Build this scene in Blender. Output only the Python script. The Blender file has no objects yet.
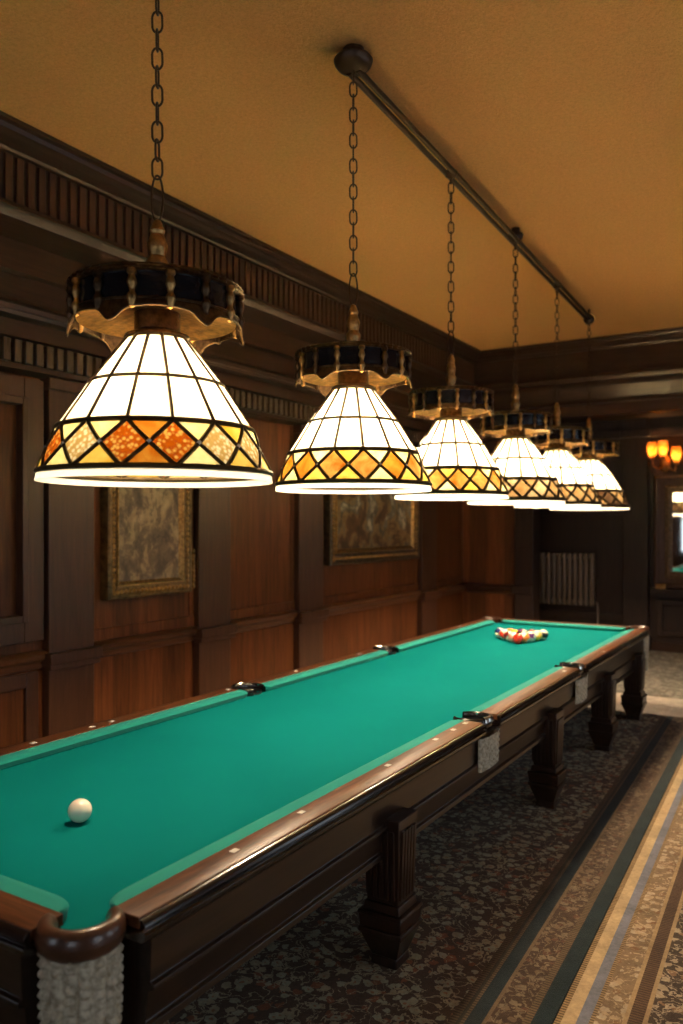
import bpy, math, random
from mathutils import Vector, Matrix
PI = math.pi
R = math.radians
random.seed(7)
SC = bpy.context.scene
COL = SC.collection

# ------------------------------------------------------------------ materials
def new_mat(name):
    m = bpy.data.materials.new(name)
    m.use_nodes = True
    nt = m.node_tree
    nt.nodes.clear()
    out = nt.nodes.new('ShaderNodeOutputMaterial')
    return m, nt, out

class N:
    """tiny node helper"""
    def __init__(s, nt):
        s.nt = nt
    def node(s, t, **kw):
        n = s.nt.nodes.new(t)
        for k, v in kw.items():
            setattr(n, k, v)
        return n
    def put(s, n, sock, v):
        if hasattr(v, 'is_output') or isinstance(v, bpy.types.NodeSocket):
            s.nt.links.new(v, n.inputs[sock])
        elif v is not None:
            n.inputs[sock].default_value = v
    def coord(s, scale=(1, 1, 1), rot=(0, 0, 0), loc=(0, 0, 0)):
        t = s.node('ShaderNodeTexCoord')
        m = s.node('ShaderNodeMapping')
        m.inputs['Scale'].default_value = scale
        m.inputs['Rotation'].default_value = rot
        m.inputs['Location'].default_value = loc
        s.nt.links.new(t.outputs['Object'], m.inputs['Vector'])
        return m.outputs['Vector']
    def noise(s, vec, scale, detail=4, rough=.55, dist=0):
        n = s.node('ShaderNodeTexNoise')
        s.put(n, 'Vector', vec); s.put(n, 'Scale', scale); s.put(n, 'Detail', detail)
        s.put(n, 'Roughness', rough); s.put(n, 'Distortion', dist)
        return n.outputs['Fac']
    def voro(s, vec, scale, feature='F1', out='Distance', rnd=1.0):
        n = s.node('ShaderNodeTexVoronoi', feature=feature)
        s.put(n, 'Vector', vec); s.put(n, 'Scale', scale); s.put(n, 'Randomness', rnd)
        return n.outputs[out]
    def ramp(s, fac, stops, interp='LINEAR'):
        n = s.node('ShaderNodeValToRGB')
        cr = n.color_ramp
        cr.interpolation = interp
        while len(cr.elements) < len(stops):
            cr.elements.new(.5)
        for e, (p, c) in zip(cr.elements, stops):
            e.position = p
            e.color = (c[0], c[1], c[2], 1)
        s.put(n, 'Fac', fac)
        return n.outputs['Color']
    def math(s, op, a, b=None, clamp=False):
        n = s.node('ShaderNodeMath', operation=op, use_clamp=clamp)
        s.put(n, 0, a)
        if b is not None:
            s.put(n, 1, b)
        return n.outputs[0]
    def mix(s, fac, a, b, blend='MIX'):
        n = s.node('ShaderNodeMix', data_type='RGBA', blend_type=blend)
        s.put(n, 0, fac)
        for i, v in ((6, a), (7, b)):
            if isinstance(v, tuple):
                v = (v[0], v[1], v[2], 1)
            s.put(n, i, v)
        return n.outputs[2]
    def bump(s, h, strength, dist=.01):
        n = s.node('ShaderNodeBump')
        s.put(n, 'Height', h); s.put(n, 'Strength', strength); s.put(n, 'Distance', dist)
        return n.outputs['Normal']
    def sep(s, vec):
        n = s.node('ShaderNodeSeparateXYZ')
        s.put(n, 0, vec)
        return n.outputs

def principled(h, out, color, rough=.5, metal=0, normal=None, coat=0, spec=None, sheen=0):
    p = h.node('ShaderNodeBsdfPrincipled')
    if isinstance(color, tuple):
        color = (color[0], color[1], color[2], 1)
    h.put(p, 'Base Color', color); h.put(p, 'Roughness', rough); h.put(p, 'Metallic', metal)
    if normal is not None:
        h.put(p, 'Normal', normal)
    if coat:
        p.inputs['Coat Weight'].default_value = coat
        p.inputs['Coat Roughness'].default_value = .12
    if spec is not None:
        p.inputs['Specular IOR Level'].default_value = spec
    if sheen:
        p.inputs['Sheen Weight'].default_value = sheen
    h.nt.links.new(p.outputs[0], out.inputs[0])
    return p

def wood(name, c1, c2, axis='z', rough=.35, coat=0, spec=.5, scale=1.0, boards=None):
    m, nt, out = new_mat(name)
    h = N(nt)
    s = {'x': (.9, 14, 14), 'y': (14, .9, 14), 'z': (14, 14, .9)}[axis]
    v = h.coord(tuple(a * scale for a in s))
    n1 = h.noise(v, 1.6, 6, .62, 1.2)
    n2 = h.noise(v, 7, 3, .6)
    f = h.math('ADD', h.math('MULTIPLY', n1, .72), h.math('MULTIPLY', n2, .28))
    col = h.ramp(f, [(.32, c1), (.5, tuple((a + b) / 2 for a, b in zip(c1, c2))), (.68, c2)])
    if boards:
        # each board its own tone
        ax, wd = boards
        pos = h.sep(h.coord())[ax]
        k = h.math('FLOOR', h.math('DIVIDE', pos, wd))
        wn = h.node('ShaderNodeTexWhiteNoise', noise_dimensions='1D')
        h.put(wn, 'W', k)
        tone = h.math('ADD', h.math('MULTIPLY', wn.outputs['Value'], .55), .68)
        hs = h.node('ShaderNodeHueSaturation')
        h.put(hs, 'Value', tone); h.put(hs, 'Color', col)
        col = hs.outputs[0]
    nr = h.bump(f, .12, .004)
    rg = h.math('ADD', rough, h.math('MULTIPLY', n2, .12))
    principled(h, out, col, rg, 0, nr, coat, spec)
    return m

def plain(name, color, rough=.5, metal=0, bump=None, coat=0, spec=None, vary=0, vscale=20):
    m, nt, out = new_mat(name)
    h = N(nt)
    v = h.coord()
    col = color
    nr = None
    if vary:
        f = h.noise(v, vscale, 4)
        col = h.ramp(f, [(.3, tuple(c * (1 - vary) for c in color)), (.7, tuple(min(1, c * (1 + vary)) for c in color))])
    if bump:
        nr = h.bump(h.noise(v, bump[0], 4), bump[1], bump[2] if len(bump) > 2 else .005)
    principled(h, out, col, rough, metal, nr, coat, spec)
    return m

def emit(name, color, strength):
    m, nt, out = new_mat(name)
    e = nt.nodes.new('ShaderNodeEmission')
    e.inputs[0].default_value = (*color, 1)
    e.inputs[1].default_value = strength
    nt.links.new(e.outputs[0], out.inputs[0])
    return m

def stained(name, ca, cb, trans, scale=9, kind='noise', refl=.25, lo=.35, hi=.65):
    """opalescent glass: lets the bulb's light through and scatters it"""
    m, nt, out = new_mat(name)
    h = N(nt)
    v = h.coord()
    if kind == 'dots':
        f = h.voro(v, scale)
    else:
        f = h.noise(v, scale, 4, .6, .8)
    col = h.ramp(f, [(lo, ca), (hi, cb)])
    tr = h.node('ShaderNodeBsdfTranslucent')
    sc = h.mix(1.0, col, (trans, trans, trans), 'MULTIPLY')
    h.put(tr, 'Color', sc)
    p = h.node('ShaderNodeBsdfPrincipled')
    h.put(p, 'Base Color', h.mix(1.0, col, (refl * 2, refl * 2, refl * 2), 'MULTIPLY'))
    h.put(p, 'Roughness', .18)
    if kind == 'dots':
        nb = h.bump(f, .8, .01)
        h.put(p, 'Normal', nb)
    mx = h.node('ShaderNodeMixShader')
    mx.inputs[0].default_value = .5
    nt.links.new(tr.outputs[0], mx.inputs[1])
    nt.links.new(p.outputs[0], mx.inputs[2])
    nt.links.new(mx.outputs[0], out.inputs[0])
    return m

M = {}
M['panel'] = wood('panel_wood', (.075, .023, .008), (.24, .080, .026), 'z', .38, 0, .3, boards=(1, .27))
M['panel_back'] = wood('back_panel_wood', (.10, .030, .010), (.24, .082, .027), 'z', .36, 0, .4, boards=(0, .27))
M['dark'] = wood('dark_wood', (.024, .010, .006), (.062, .026, .014), 'y', .32, 0, .5)
M['darkx'] = wood('dark_wood_across', (.024, .010, .006), (.066, .028, .015), 'x', .25, 0, .6)
M['darkz'] = wood('dark_wood_upright', (.055, .022, .012), (.115, .048, .024), 'z', .34, 0, .5)
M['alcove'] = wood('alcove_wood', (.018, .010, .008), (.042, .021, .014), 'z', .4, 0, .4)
M['slat'] = wood('slat_wood', (.050, .022, .012), (.10, .043, .022), 'z', .4, 0, .4)
M['dentil'] = wood('dentil_wood', (.08, .048, .028), (.15, .095, .055), 'z', .22, .3, .6)
M['rail'] = wood('rail_wood', (.036, .012, .005), (.175, .060, .022), 'y', .30, 0, .26, 1.4)
M['railx'] = wood('rail_wood_across', (.036, .012, .005), (.175, .060, .022), 'x', .30, 0, .26, 1.4)
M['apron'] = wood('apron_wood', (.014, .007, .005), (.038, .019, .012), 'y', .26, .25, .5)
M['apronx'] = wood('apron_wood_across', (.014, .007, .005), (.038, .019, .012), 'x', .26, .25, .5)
M['nose'] = plain('nosing_lacquer', (.016, .009, .007), .2, 0, None, .5, .5, vary=.3)
M['moulding'] = wood('moulding_wood', (.085, .032, .014), (.19, .075, .032), 'y', .3, 0, .5)
M['leg'] = wood('leg_wood', (.020, .009, .006), (.055, .025, .015), 'z', .25, .3, .5)
M['black'] = plain('pocket_black', (.008, .007, .007), .6)
M['leather'] = plain('pocket_leather', (.085, .034, .018), .32, 0, (60, .25, .003), .5, vary=.35, vscale=14)
M['blackleather'] = plain('black_leather', (.012, .010, .010), .2, 0, (60, .2, .003), .6)
M['nickel'] = plain('nickel_plate', (.62, .60, .56), .22, 1)
M['pearl'] = plain('pearl_inlay', (.80, .77, .70), .25)
M['bronze'] = plain('bronze', (.10, .058, .030), .34, .9, (90, .5, .006), vary=.6, vscale=40)
M['gold'] = plain('aged_gilt', (.42, .24, .085), .34, .9, (70, .5, .006), vary=.55, vscale=35)
M['iron'] = plain('dark_iron', (.085, .052, .034), .4, .8)
M['lead'] = plain('lead_came', (.07, .045, .018), .4, .6, vary=.4)
BULB = {}
def bulb_mat(k):
    if k not in BULB:
        BULB[k] = emit('lit_bulb', (1, .80, .56), 950 * k)
    return BULB[k]
M['sconcebulb'] = emit('lit_sconce_bulb', (1, .62, .25), 260)
M['darkglass'] = plain('dark_blue_glass', (.007, .008, .012), .12, 0, (25, .25, .01), .6)
M['white_ball'] = plain('ivory_ball', (.86, .80, .66), .12, coat=.5)
M['steel'] = plain('radiator_metal', (.26, .20, .155), .45, .3)

def felt():
    m, nt, out = new_mat('green_cloth')
    h = N(nt)
    v = h.coord()
    f = h.noise(v, 900, 2)
    g = h.noise(v, 3, 3)
    col = h.mix(g, (.002, .160, .155), (.003, .190, .182))
    col = h.mix(h.math('MULTIPLY', f, .3), col, (.001, .12, .12))
    p = principled(h, out, col, .9, 0, h.bump(f, .15, .001), spec=.02)
    return m
M['felt'] = felt()
def felt_c():
    m, nt, out = new_mat('cushion_cloth')
    h = N(nt)
    f = h.noise(h.coord(), 900, 2)
    col = h.mix(f, (.005, .22, .185), (.007, .255, .215))
    principled(h, out, col, .85, 0, h.bump(f, .15, .001), spec=.15, sheen=.1)
    return m
M['cushion'] = felt_c()

def knit():
    m, nt, out = new_mat('knotted_cord')
    h = N(nt)
    v = h.coord()
    f = h.noise(v, 60, 4)
    col = h.ramp(f, [(.3, (.30, .25, .17)), (.6, (.66, .60, .46)), (.8, (.78, .72, .58))])
    principled(h, out, col, .85, 0, h.bump(h.noise(v, 350, 3), .5, .003))
    return m
M['knit'] = knit()

def ceiling_mat():
    m, nt, out = new_mat('tan_textured_plaster')
    h = N(nt)
    v = h.coord()
    f = h.noise(v, 42, 5, .65)
    g = h.noise(v, 1.1, 3)
    col = h.ramp(f, [(.3, (.76, .38, .125)), (.7, (.92, .48, .17))])
    col = h.mix(h.math('MULTIPLY', g, .25), col, (.74, .37, .12))
    fine = h.noise(v, 95, 4, .7)
    col = h.mix(h.math('MULTIPLY', h.math('GREATER_THAN', fine, .55), .35), col, (.56, .27, .085))
    principled(h, out, col, .85, 0, h.bump(h.math('ADD', f, fine), .6, .02), spec=.2)
    return m
M['ceiling'] = ceiling_mat()

def pattern(h, v, cols, sc):
    """woven flower pattern: cells and sprigs in several yarn colours"""
    wob = h.node('ShaderNodeTexNoise')
    h.put(wob, 'Vector', v); h.put(wob, 'Scale', sc * 1.3); h.put(wob, 'Detail', 3)
    vm = h.node('ShaderNodeVectorMath', operation='MULTIPLY_ADD')
    h.put(vm, 0, wob.outputs['Color']); vm.inputs[1].default_value = (.9 / sc,) * 3
    h.put(vm, 2, v)
    v = vm.outputs[0]
    a = h.voro(v, sc)
    c = h.node('ShaderNodeTexVoronoi', feature='F1')
    h.put(c, 'Vector', v); h.put(c, 'Scale', sc)
    tone = h.sep(c.outputs['Color'])[0]
    cell = h.ramp(tone, [(0, cols[1]), (.22, cols[2]), (.45, cols[3]), (.62, cols[0]), (.8, cols[1])], 'CONSTANT')
    petal = h.math('LESS_THAN', a, h.math('ADD', .24, h.math('MULTIPLY', h.noise(v, sc * 3.4, 4), .42)))
    col = h.mix(petal, cols[0], cell)
    heart = h.math('LESS_THAN', a, .15)
    col = h.mix(heart, col, cols[4])
    vine = h.math('LESS_THAN', h.math('ABSOLUTE', h.math('SUBTRACT', h.noise(v, sc * .45, 3, .5, 1.5), .5)), .018)
    col = h.mix(vine, col, cols[2])
    fz = h.noise(v, sc * 7, 4, .7)
    return h.mix(h.math('MULTIPLY', fz, .4), col, cols[3])

def rug(name, x0, x1, bands, fieldcols, bordcols, ends=None):
    m, nt, out = new_mat(name)
    h = N(nt)
    v = h.coord()
    xyz = h.sep(v)
    f = h.math('DIVIDE', h.math('SUBTRACT', xyz[0], x0), x1 - x0)
    field = pattern(h, v, fieldcols, 21)
    border = pattern(h, v, bordcols, 26)
    # band colours and a mask of where each pattern shows
    col = h.ramp(f, [((b[0] - x0) / (x1 - x0), b[1]) for b in bands], 'CONSTANT')
    mf = h.ramp(f, [((b[0] - x0) / (x1 - x0), (b[2],) * 3) for b in bands], 'CONSTANT')
    mb = h.ramp(f, [((b[0] - x0) / (x1 - x0), (b[3],) * 3) for b in bands], 'CONSTANT')
    col = h.mix(mf, col, field)
    col = h.mix(mb, col, border)
    # little hooked teeth along the guards
    tw = h.math('GREATER_THAN', h.math('FRACT', h.math('MULTIPLY', xyz[1], 62)), .5)
    mt = h.ramp(f, [((b[0] - x0) / (x1 - x0), (b[4],) * 3) for b in bands], 'CONSTANT')
    col = h.mix(h.math('MULTIPLY', h.math('MULTIPLY', mt, tw), .7), col, (.035, .024, .015))
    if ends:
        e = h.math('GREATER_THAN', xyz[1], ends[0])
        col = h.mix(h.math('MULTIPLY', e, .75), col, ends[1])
    wear = h.math('MULTIPLY', h.math('ADD', h.noise(v, 55, 4, .7), h.noise(v, 6, 3)), .5)
    col = h.mix(1.0, col, h.ramp(wear, [(.3, (.52, .49, .46)), (.7, (1.25, 1.2, 1.15))]), 'MULTIPLY')
    nz = h.noise(v, 300, 2)
    principled(h, out, col, .95, 0, h.bump(nz, .6, .004), spec=.1, sheen=.1)
    return m
D1 = [(.075, .066, .048), (.46, .49, .35), (.50, .46, .30), (.30, .12, .06), (.42, .22, .11)]
B1 = [(.055, .034, .020), (.17, .12, .07), (.20, .16, .10), (.11, .05, .028), (.14, .12, .08)]
D2 = [(.030, .026, .022), (.45, .37, .25), (.50, .42, .30), (.26, .15, .08), (.42, .32, .2)]
B2 = [(.24, .17, .10), (.54, .45, .32), (.50, .38, .24), (.22, .12, .06), (.46, .38, .28)]
# band: (x where it starts, colour, field pattern, border pattern, teeth)
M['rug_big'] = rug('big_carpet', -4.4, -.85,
    [(-4.4, (0, 0, 0), 1, 0, 0), (-1.195, (.15, .10, .055), 0, 0, 1), (-1.165, (.055, .045, .028), 0, 0, 0),
     (-1.148, (.15, .10, .055), 0, 0, 1), (-1.128, (.018, .024, .025), 0, 0, 0), (-1.078, (.15, .10, .055), 0, 0, 0),
     (-1.064, (0, 0, 0), 0, 1, 0), (-.955, (.15, .10, .055), 0, 0, 1), (-.932, (.016, .026, .028), 0, 0, 0)],
    D1, B1, (8.0, (.62, .54, .47)))  # pale end border, brightened in its colour to carry light on the floor
M['rug_run'] = rug('runner_carpet', -.85, 1.2,
    [(-.85, (.36, .24, .11), 0, 0, 1), (-.826, (.50, .37, .21), 0, 0, 0), (-.778, (.19, .20, .25), 0, 0, 0),
     (-.742, (.36, .24, .12), 0, 0, 1), (-.728, (0, 0, 0), 0, 1, 0), (-.635, (.40, .28, .15), 0, 0, 0),
     (-.622, (.14, .08, .045), 0, 0, 1), (-.575, (.40, .28, .15), 0, 0, 0), (-.558, (0, 0, 0), 1, 0, 0),
     (.9, (.15, .17, .20), 0, 0, 0)], D2, B2)
def grey_carpet():
    m, nt, out = new_mat('mottled_grey_carpet')
    h = N(nt)
    v = h.coord()
    col = pattern(h, v, [(.14, .13, .11), (.26, .24, .20), (.34, .31, .26), (.19, .14, .10), (.42, .38, .33)], 11)
    principled(h, out, col, .95, 0, h.bump(h.noise(v, 300, 2), .5, .004), spec=.1)
    return m
M['floor'] = grey_carpet()

def painting(name, stops, sc, seed):
    m, nt, out = new_mat(name)
    h = N(nt)
    v = h.coord((1, 1, 1), loc=(seed, seed * 2, seed))
    a = h.noise(v, sc, 7, .68, .5)
    col = h.ramp(a, stops)
    b = h.noise(h.coord((1, 1.6, .8), loc=(seed, 0, seed)), sc * 2.2, 6, .7)
    col = h.mix(h.math('MULTIPLY', h.math('GREATER_THAN', b, .54), .6), col, stops[0][1])
    c = h.noise(v, sc * 9, 4, .7)
    col = h.mix(h.math('MULTIPLY', c, .35), col, stops[1][1])
    principled(h, out, col, .55, 0, h.bump(c, .4, .003), spec=.3)
    return m
M['art_a'] = painting('sepia_canvas', [(.34, (.10, .075, .055)), (.45, (.22, .155, .11)), (.53, (.48, .34, .19)), (.64, (.64, .48, .28))], 4.5, 3)
M['art_b'] = painting('rustic_canvas', [(.34, (.04, .028, .02)), (.44, (.12, .06, .032)), (.50, (.32, .21, .09)), (.56, (.10, .115, .12)), (.63, (.62, .55, .42))], 2.6, 8)
M['mirror'] = plain('mirror_glass', (.78, .80, .80), .03, 1)

def clear_glass():
    m, nt, out = new_mat('window_glass')
    h = N(nt)
    t = h.node('ShaderNodeBsdfTransparent')
    g = h.node('ShaderNodeBsdfGlossy')
    g.inputs['Roughness'].default_value = .02
    mx = h.node('ShaderNodeMixShader')
    mx.inputs[0].default_value = .06
    nt.links.new(t.outputs[0], mx.inputs[1]); nt.links.new(g.outputs[0], mx.inputs[2])
    nt.links.new(mx.outputs[0], out.inputs[0])
    return m
M['glass'] = clear_glass()

# stained glass sets
M['g_white'] = stained('cream_glass', (1, .82, .46), (1, .92, .66), .86, 5, refl=.36)
M['g_border'] = stained('white_border_glass', (1, .93, .78), (1, .96, .86), .7, 5, refl=.38)
M['g_yellow'] = stained('yellow_glass', (.85, .50, .05), (1, .72, .16), .40, 8, refl=.2)
M['g_pale'] = stained('pale_yellow_glass', (.95, .70, .20), (1, .88, .45), .48, 8, refl=.25)
M['g_orange'] = stained('amber_glass', (.75, .20, .010), (.95, .42, .05), .28, 10, refl=.15)
M['g_jewel'] = stained('hammered_amber_glass', (1, .58, .12), (.62, .12, .004), .26, 62, 'dots', .15, .22, .55)
M['g_cream'] = stained('hammered_cream_glass', (1, .88, .55), (.62, .40, .12), .36, 62, 'dots', .25, .22, .6)
M['g_swirl'] = stained('swirled_amber_glass', (.62, .19, .012), (1, .58, .14), .24, 9, refl=.2)
M['g_tan'] = stained('tan_glass', (.58, .32, .10), (.88, .56, .24), .17, 9, refl=.2)
M['g_tan2'] = stained('rosy_tan_glass', (.66, .42, .18), (.95, .70, .38), .22, 9, refl=.2)
M['g_brown'] = stained('brown_glass', (.22, .11, .05), (.40, .22, .10), .12, 9, refl=.2)
M['g_sconce'] = stained('amber_cup_glass', (.95, .42, .07), (1, .70, .34), .70, 14, refl=.2)

# ------------------------------------------------------------------ mesh builder
ORG = {}
class MB:
    def __init__(s):
        s.v = []; s.f = []; s.m = []; s.sm = []
    def add(s, verts, faces, mi=0, smooth=False):
        o = len(s.v)
        s.v += [tuple(p) for p in verts]
        for f in faces:
            s.f.append([o + i for i in f]); s.m.append(mi); s.sm.append(smooth)
        return s
    def box(s, x0, x1, y0, y1, z0, z1, mi=0):
        v = [(x0, y0, z0), (x1, y0, z0), (x1, y1, z0), (x0, y1, z0), (x0, y0, z1), (x1, y0, z1), (x1, y1, z1), (x0, y1, z1)]
        return s.add(v, [(0, 3, 2, 1), (4, 5, 6, 7), (0, 1, 5, 4), (1, 2, 6, 5), (2, 3, 7, 6), (3, 0, 4, 7)], mi)
    def frustum(s, cx, cy, z0, z1, h0, h1, mi=0):
        v = []
        for z, h in ((z0, h0), (z1, h1)):
            v += [(cx - h, cy - h, z), (cx + h, cy - h, z), (cx + h, cy + h, z), (cx - h, cy + h, z)]
        return s.add(v, [(0, 3, 2, 1), (4, 5, 6, 7), (0, 1, 5, 4), (1, 2, 6, 5), (2, 3, 7, 6), (3, 0, 4, 7)], mi)
    def lathe(s, prof, c=(0, 0, 0), n=32, mi=0, a0=0, a1=2 * PI, smooth=True, rfun=None):
        full = abs(a1 - a0 - 2 * PI) < 1e-6
        k = n if full else n + 1
        v = []
        for r, z in prof:
            for i in range(k):
                a = a0 + (a1 - a0) * i / n
                rr = r if rfun is None else rfun(r, z, a)
                v.append((c[0] + rr * math.cos(a), c[1] + rr * math.sin(a), c[2] + z))
        f = []
        for j in range(len(prof) - 1):
            for i in range(n):
                i2 = (i + 1) % k
                f.append((j * k + i, j * k + i2, (j + 1) * k + i2, (j + 1) * k + i))
        return s.add(v, f, mi, smooth)
    def tube(s, pts, r, n=8, mi=0, closed=False, caps=True, rr=None):
        pts = [Vector(p) for p in pts]
        m = len(pts)
        v = []
        up = None
        for i, p in enumerate(pts):
            if closed:
                t = (pts[(i + 1) % m] - pts[i - 1])
            else:
                t = pts[min(i + 1, m - 1)] - pts[max(i - 1, 0)]
            t.normalize()
            if up is None:
                ref = Vector((0, 0, 1)) if abs(t.z) < .9 else Vector((1, 0, 0))
                a = t.cross(ref).normalized()
            else:
                a = (up - t * up.dot(t)).normalized()
            up = a
            b = t.cross(a)
            ri = r if rr is None else rr[i]
            for k in range(n):
                q = 2 * PI * k / n
                v.append(p + (a * math.cos(q) + b * math.sin(q)) * ri)
        f = []
        for i in range(m if closed else m - 1):
            for k in range(n):
                f.append((i * n + k, i * n + (k + 1) % n, ((i + 1) % m) * n + (k + 1) % n, ((i + 1) % m) * n + k))
        if caps and not closed:
            f.append(tuple(range(n - 1, -1, -1)))
            f.append(tuple((m - 1) * n + k for k in range(n)))
        return s.add(v, f, mi, True)
    def prism(s, prof, p0, p1, ax, mi=0, smooth=False):
        """closed profile [(a, z)] swept from p0 to p1 along 'x' or 'y'; a is the other horizontal axis"""
        n = len(prof)
        v = []
        for p in (p0, p1):
            for a, z in prof:
                v.append((a, p, z) if ax == 'y' else (p, a, z))
        f = [(i, (i + 1) % n, n + (i + 1) % n, n + i) for i in range(n)]
        f += [tuple(range(n - 1, -1, -1)), tuple(range(n, 2 * n))]
        return s.add(v, f, mi, smooth)
    def sphere(s, c, r, n=16, m=10, mi=0, sx=1, sy=1, sz=1):
        v = [(c[0], c[1], c[2] + r * sz)]
        for j in range(1, m):
            t = PI * j / m
            for i in range(n):
                a = 2 * PI * i / n
                v.append((c[0] + r * sx * math.sin(t) * math.cos(a), c[1] + r * sy * math.sin(t) * math.sin(a), c[2] + r * sz * math.cos(t)))
        v.append((c[0], c[1], c[2] - r * sz))
        f = [(0, 1 + i, 1 + (i + 1) % n) for i in range(n)]
        for j in range(m - 2):
            for i in range(n):
                a = 1 + j * n + i; b = 1 + j * n + (i + 1) % n
                f.append((a, a + n, b + n, b))
        l = len(v) - 1
        f += [(l, 1 + (m - 2) * n + (i + 1) % n, 1 + (m - 2) * n + i) for i in range(n)]
        return s.add(v, f, mi, True)
    def grid(s, fn, nu, nv, mi=0, smooth=True, wrap=False):
        k = nu if wrap else nu + 1
        v = [fn(i / nu, j / nv) for j in range(nv + 1) for i in range(k)]
        f = [(j * k + i, j * k + (i + 1) % k, (j + 1) * k + (i + 1) % k, (j + 1) * k + i) for j in range(nv) for i in range(nu)]
        return s.add(v, f, mi, smooth)
    def mesh(s, name, mats, org=(0, 0, 0), fix=True):
        me = bpy.data.meshes.new(name)
        ox, oy, oz = org
        me.from_pydata([(x - ox, y - oy, z - oz) for x, y, z in s.v], [], s.f)
        if not isinstance(mats, (list, tuple)):
            mats = [mats]
        for m in mats:
            me.materials.append(m)
        for p, mi, sm in zip(me.polygons, s.m, s.sm):
            p.material_index = mi
            p.use_smooth = sm
        me.update()
        if fix:
            import bmesh
            bm = bmesh.new(); bm.from_mesh(me)
            bmesh.ops.recalc_face_normals(bm, faces=bm.faces)
            bm.to_mesh(me); bm.free()
        try:
            me.set_sharp_from_angle(angle=R(40))
        except Exception:
            pass
        return me
    def build(s, name, mats, parent=None, bevel=0, org=None):
        """links everything gathered as ONE mesh object; points are given in world space"""
        o_ = ORG.get(parent.name, (0, 0, 0)) if parent else (org or (0, 0, 0))
        me = s.mesh(name, mats, o_)
        o = bpy.data.objects.new(name, me)
        COL.objects.link(o)
        if parent:
            o.parent = parent
        elif org:
            o.location = org
        ORG[o.name] = o_
        if bevel:
            b = o.modifiers.new('bevel', 'BEVEL')
            b.width = bevel; b.segments = 2; b.limit_method = 'ANGLE'; b.angle_limit = R(40)
        return o

def tag(o, label=None, cat=None, group=None, kind=None):
    if label: o['label'] = label
    if cat: o['category'] = cat
    if group: o['group'] = group
    if kind: o['kind'] = kind
    return o
def empty(name, loc, label, cat, group=None):
    o = bpy.data.objects.new(name, None)
    COL.objects.link(o)
    o.location = loc
    o.empty_display_size = .1
    ORG[o.name] = tuple(loc)
    return tag(o, label, cat, group)
def struct(mb, name, mats, parent=None, bevel=0):
    o = mb.build(name, mats, parent, bevel)
    if not parent:
        o['kind'] = 'structure'
    return o

# ------------------------------------------------------------------ camera (x across the room, y along the table, eye at 1.8 m)
F, VH, EYE = 800.0, 525.0, 1.8
YAW = math.atan2(488.5, 800)
CY, SY = math.cos(YAW), math.sin(YAW)
cam = bpy.data.objects.new('camera', bpy.data.cameras.new('camera'))
COL.objects.link(cam)
cam.location = (0, 0, EYE)
cam.rotation_euler = (R(90), 0, YAW)
cam.data.sensor_fit = 'HORIZONTAL'
cam.data.sensor_width = 36
cam.data.lens = F / 683 * 36
cam.data.shift_y = (VH - 512) / 683
cam.data.clip_start = .05
cam.data.dof.use_dof = True
cam.data.dof.focus_distance = 3.3
cam.data.dof.aperture_fstop = 2.6
SC.camera = cam
def world(u, depth):
    """ground position of photo column u at a depth along the view axis"""
    X = (u - 341.5) / F * depth
    return (CY * X - SY * depth, SY * X + CY * depth)

# ------------------------------------------------------------------ the room
XL, XR, YF, YB, ZC = -4.7, 2.7, -2.4, 11.17, 4.26
YA, ZA, XA, XO = 12.15, 3.34, -4.15, -3.60     # alcove: back wall, ceiling, left cheek; left edge of its opening
mb = MB(); mb.box(XL - .25, XR + .25, YF - .25, YA + .25, -.2, 0)
struct(mb, 'floor', M['floor'])
mb = MB(); mb.box(XL - .25, XR + .25, YF - .25, YB + .3, ZC, ZC + .2)
struct(mb, 'ceiling', M['ceiling'])
mb = MB(); mb.box(XL - .2, XL, YF - .2, YB + .2, 0, ZC)
wl = struct(mb, 'wall_left', M['panel'])
rwins = [(.6, 2.2), (3.6, 5.2), (7.0, 8.6)]  # unseen windows, added to the right wall for daylight fill
RW0, RW1 = .7, 3.1
mb = MB()
ys = [YF - .2] + [a for w in rwins for a in w] + [YA + .2]
for i in range(0, len(ys), 2):
    mb.box(XR, XR + .2, ys[i], ys[i + 1], 0, ZC)
for a, b in rwins:
    mb.box(XR, XR + .2, a, b, 0, RW0)
    mb.box(XR, XR + .2, a, b, RW1, ZC)
struct(mb, 'wall_right', M['panel'])
for i, (a, b) in enumerate(rwins):
    mb = MB()
    for y in (a, b - .07):
        mb.box(XR + .02, XR + .16, y, y + .07, RW0, RW1)
    for z in (RW0, RW1 - .07):
        mb.box(XR + .02, XR + .16, a + .07, b - .07, z, z + .07)
    cy = (a + b) / 2
    mb.box(XR + .06, XR + .12, cy - .025, cy + .025, RW0 + .07, RW1 - .07)
    mb.box(XR + .062, XR + .118, a + .07, b - .07, 2.0, 2.05)
    w = struct(mb, 'window_%d' % (i + 3), M['darkz'])
    g = MB(); g.box(XR + .087, XR + .093, a + .07, b - .07, RW0 + .07, RW1 - .07)
    g.build('pane', M['glass'], w)
mb = MB()
mb.box(XL, XO, YB, YB + .2, 0, ZC)
mb.box(XO, XR, YB, YB + .2, ZA, ZC)
wb = struct(mb, 'wall_back', M['panel_back'])
mb = MB()
mb.box(XA - .15, XR, YA, YA + .2, 0, ZA + .2)
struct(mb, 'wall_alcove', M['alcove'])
mb = MB(); mb.box(XA - .15, XA, YB + .2, YA, 0, ZA + .2)
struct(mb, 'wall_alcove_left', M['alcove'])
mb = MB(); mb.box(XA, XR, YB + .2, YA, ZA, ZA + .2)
struct(mb, 'ceiling_alcove', M['alcove'])
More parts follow.
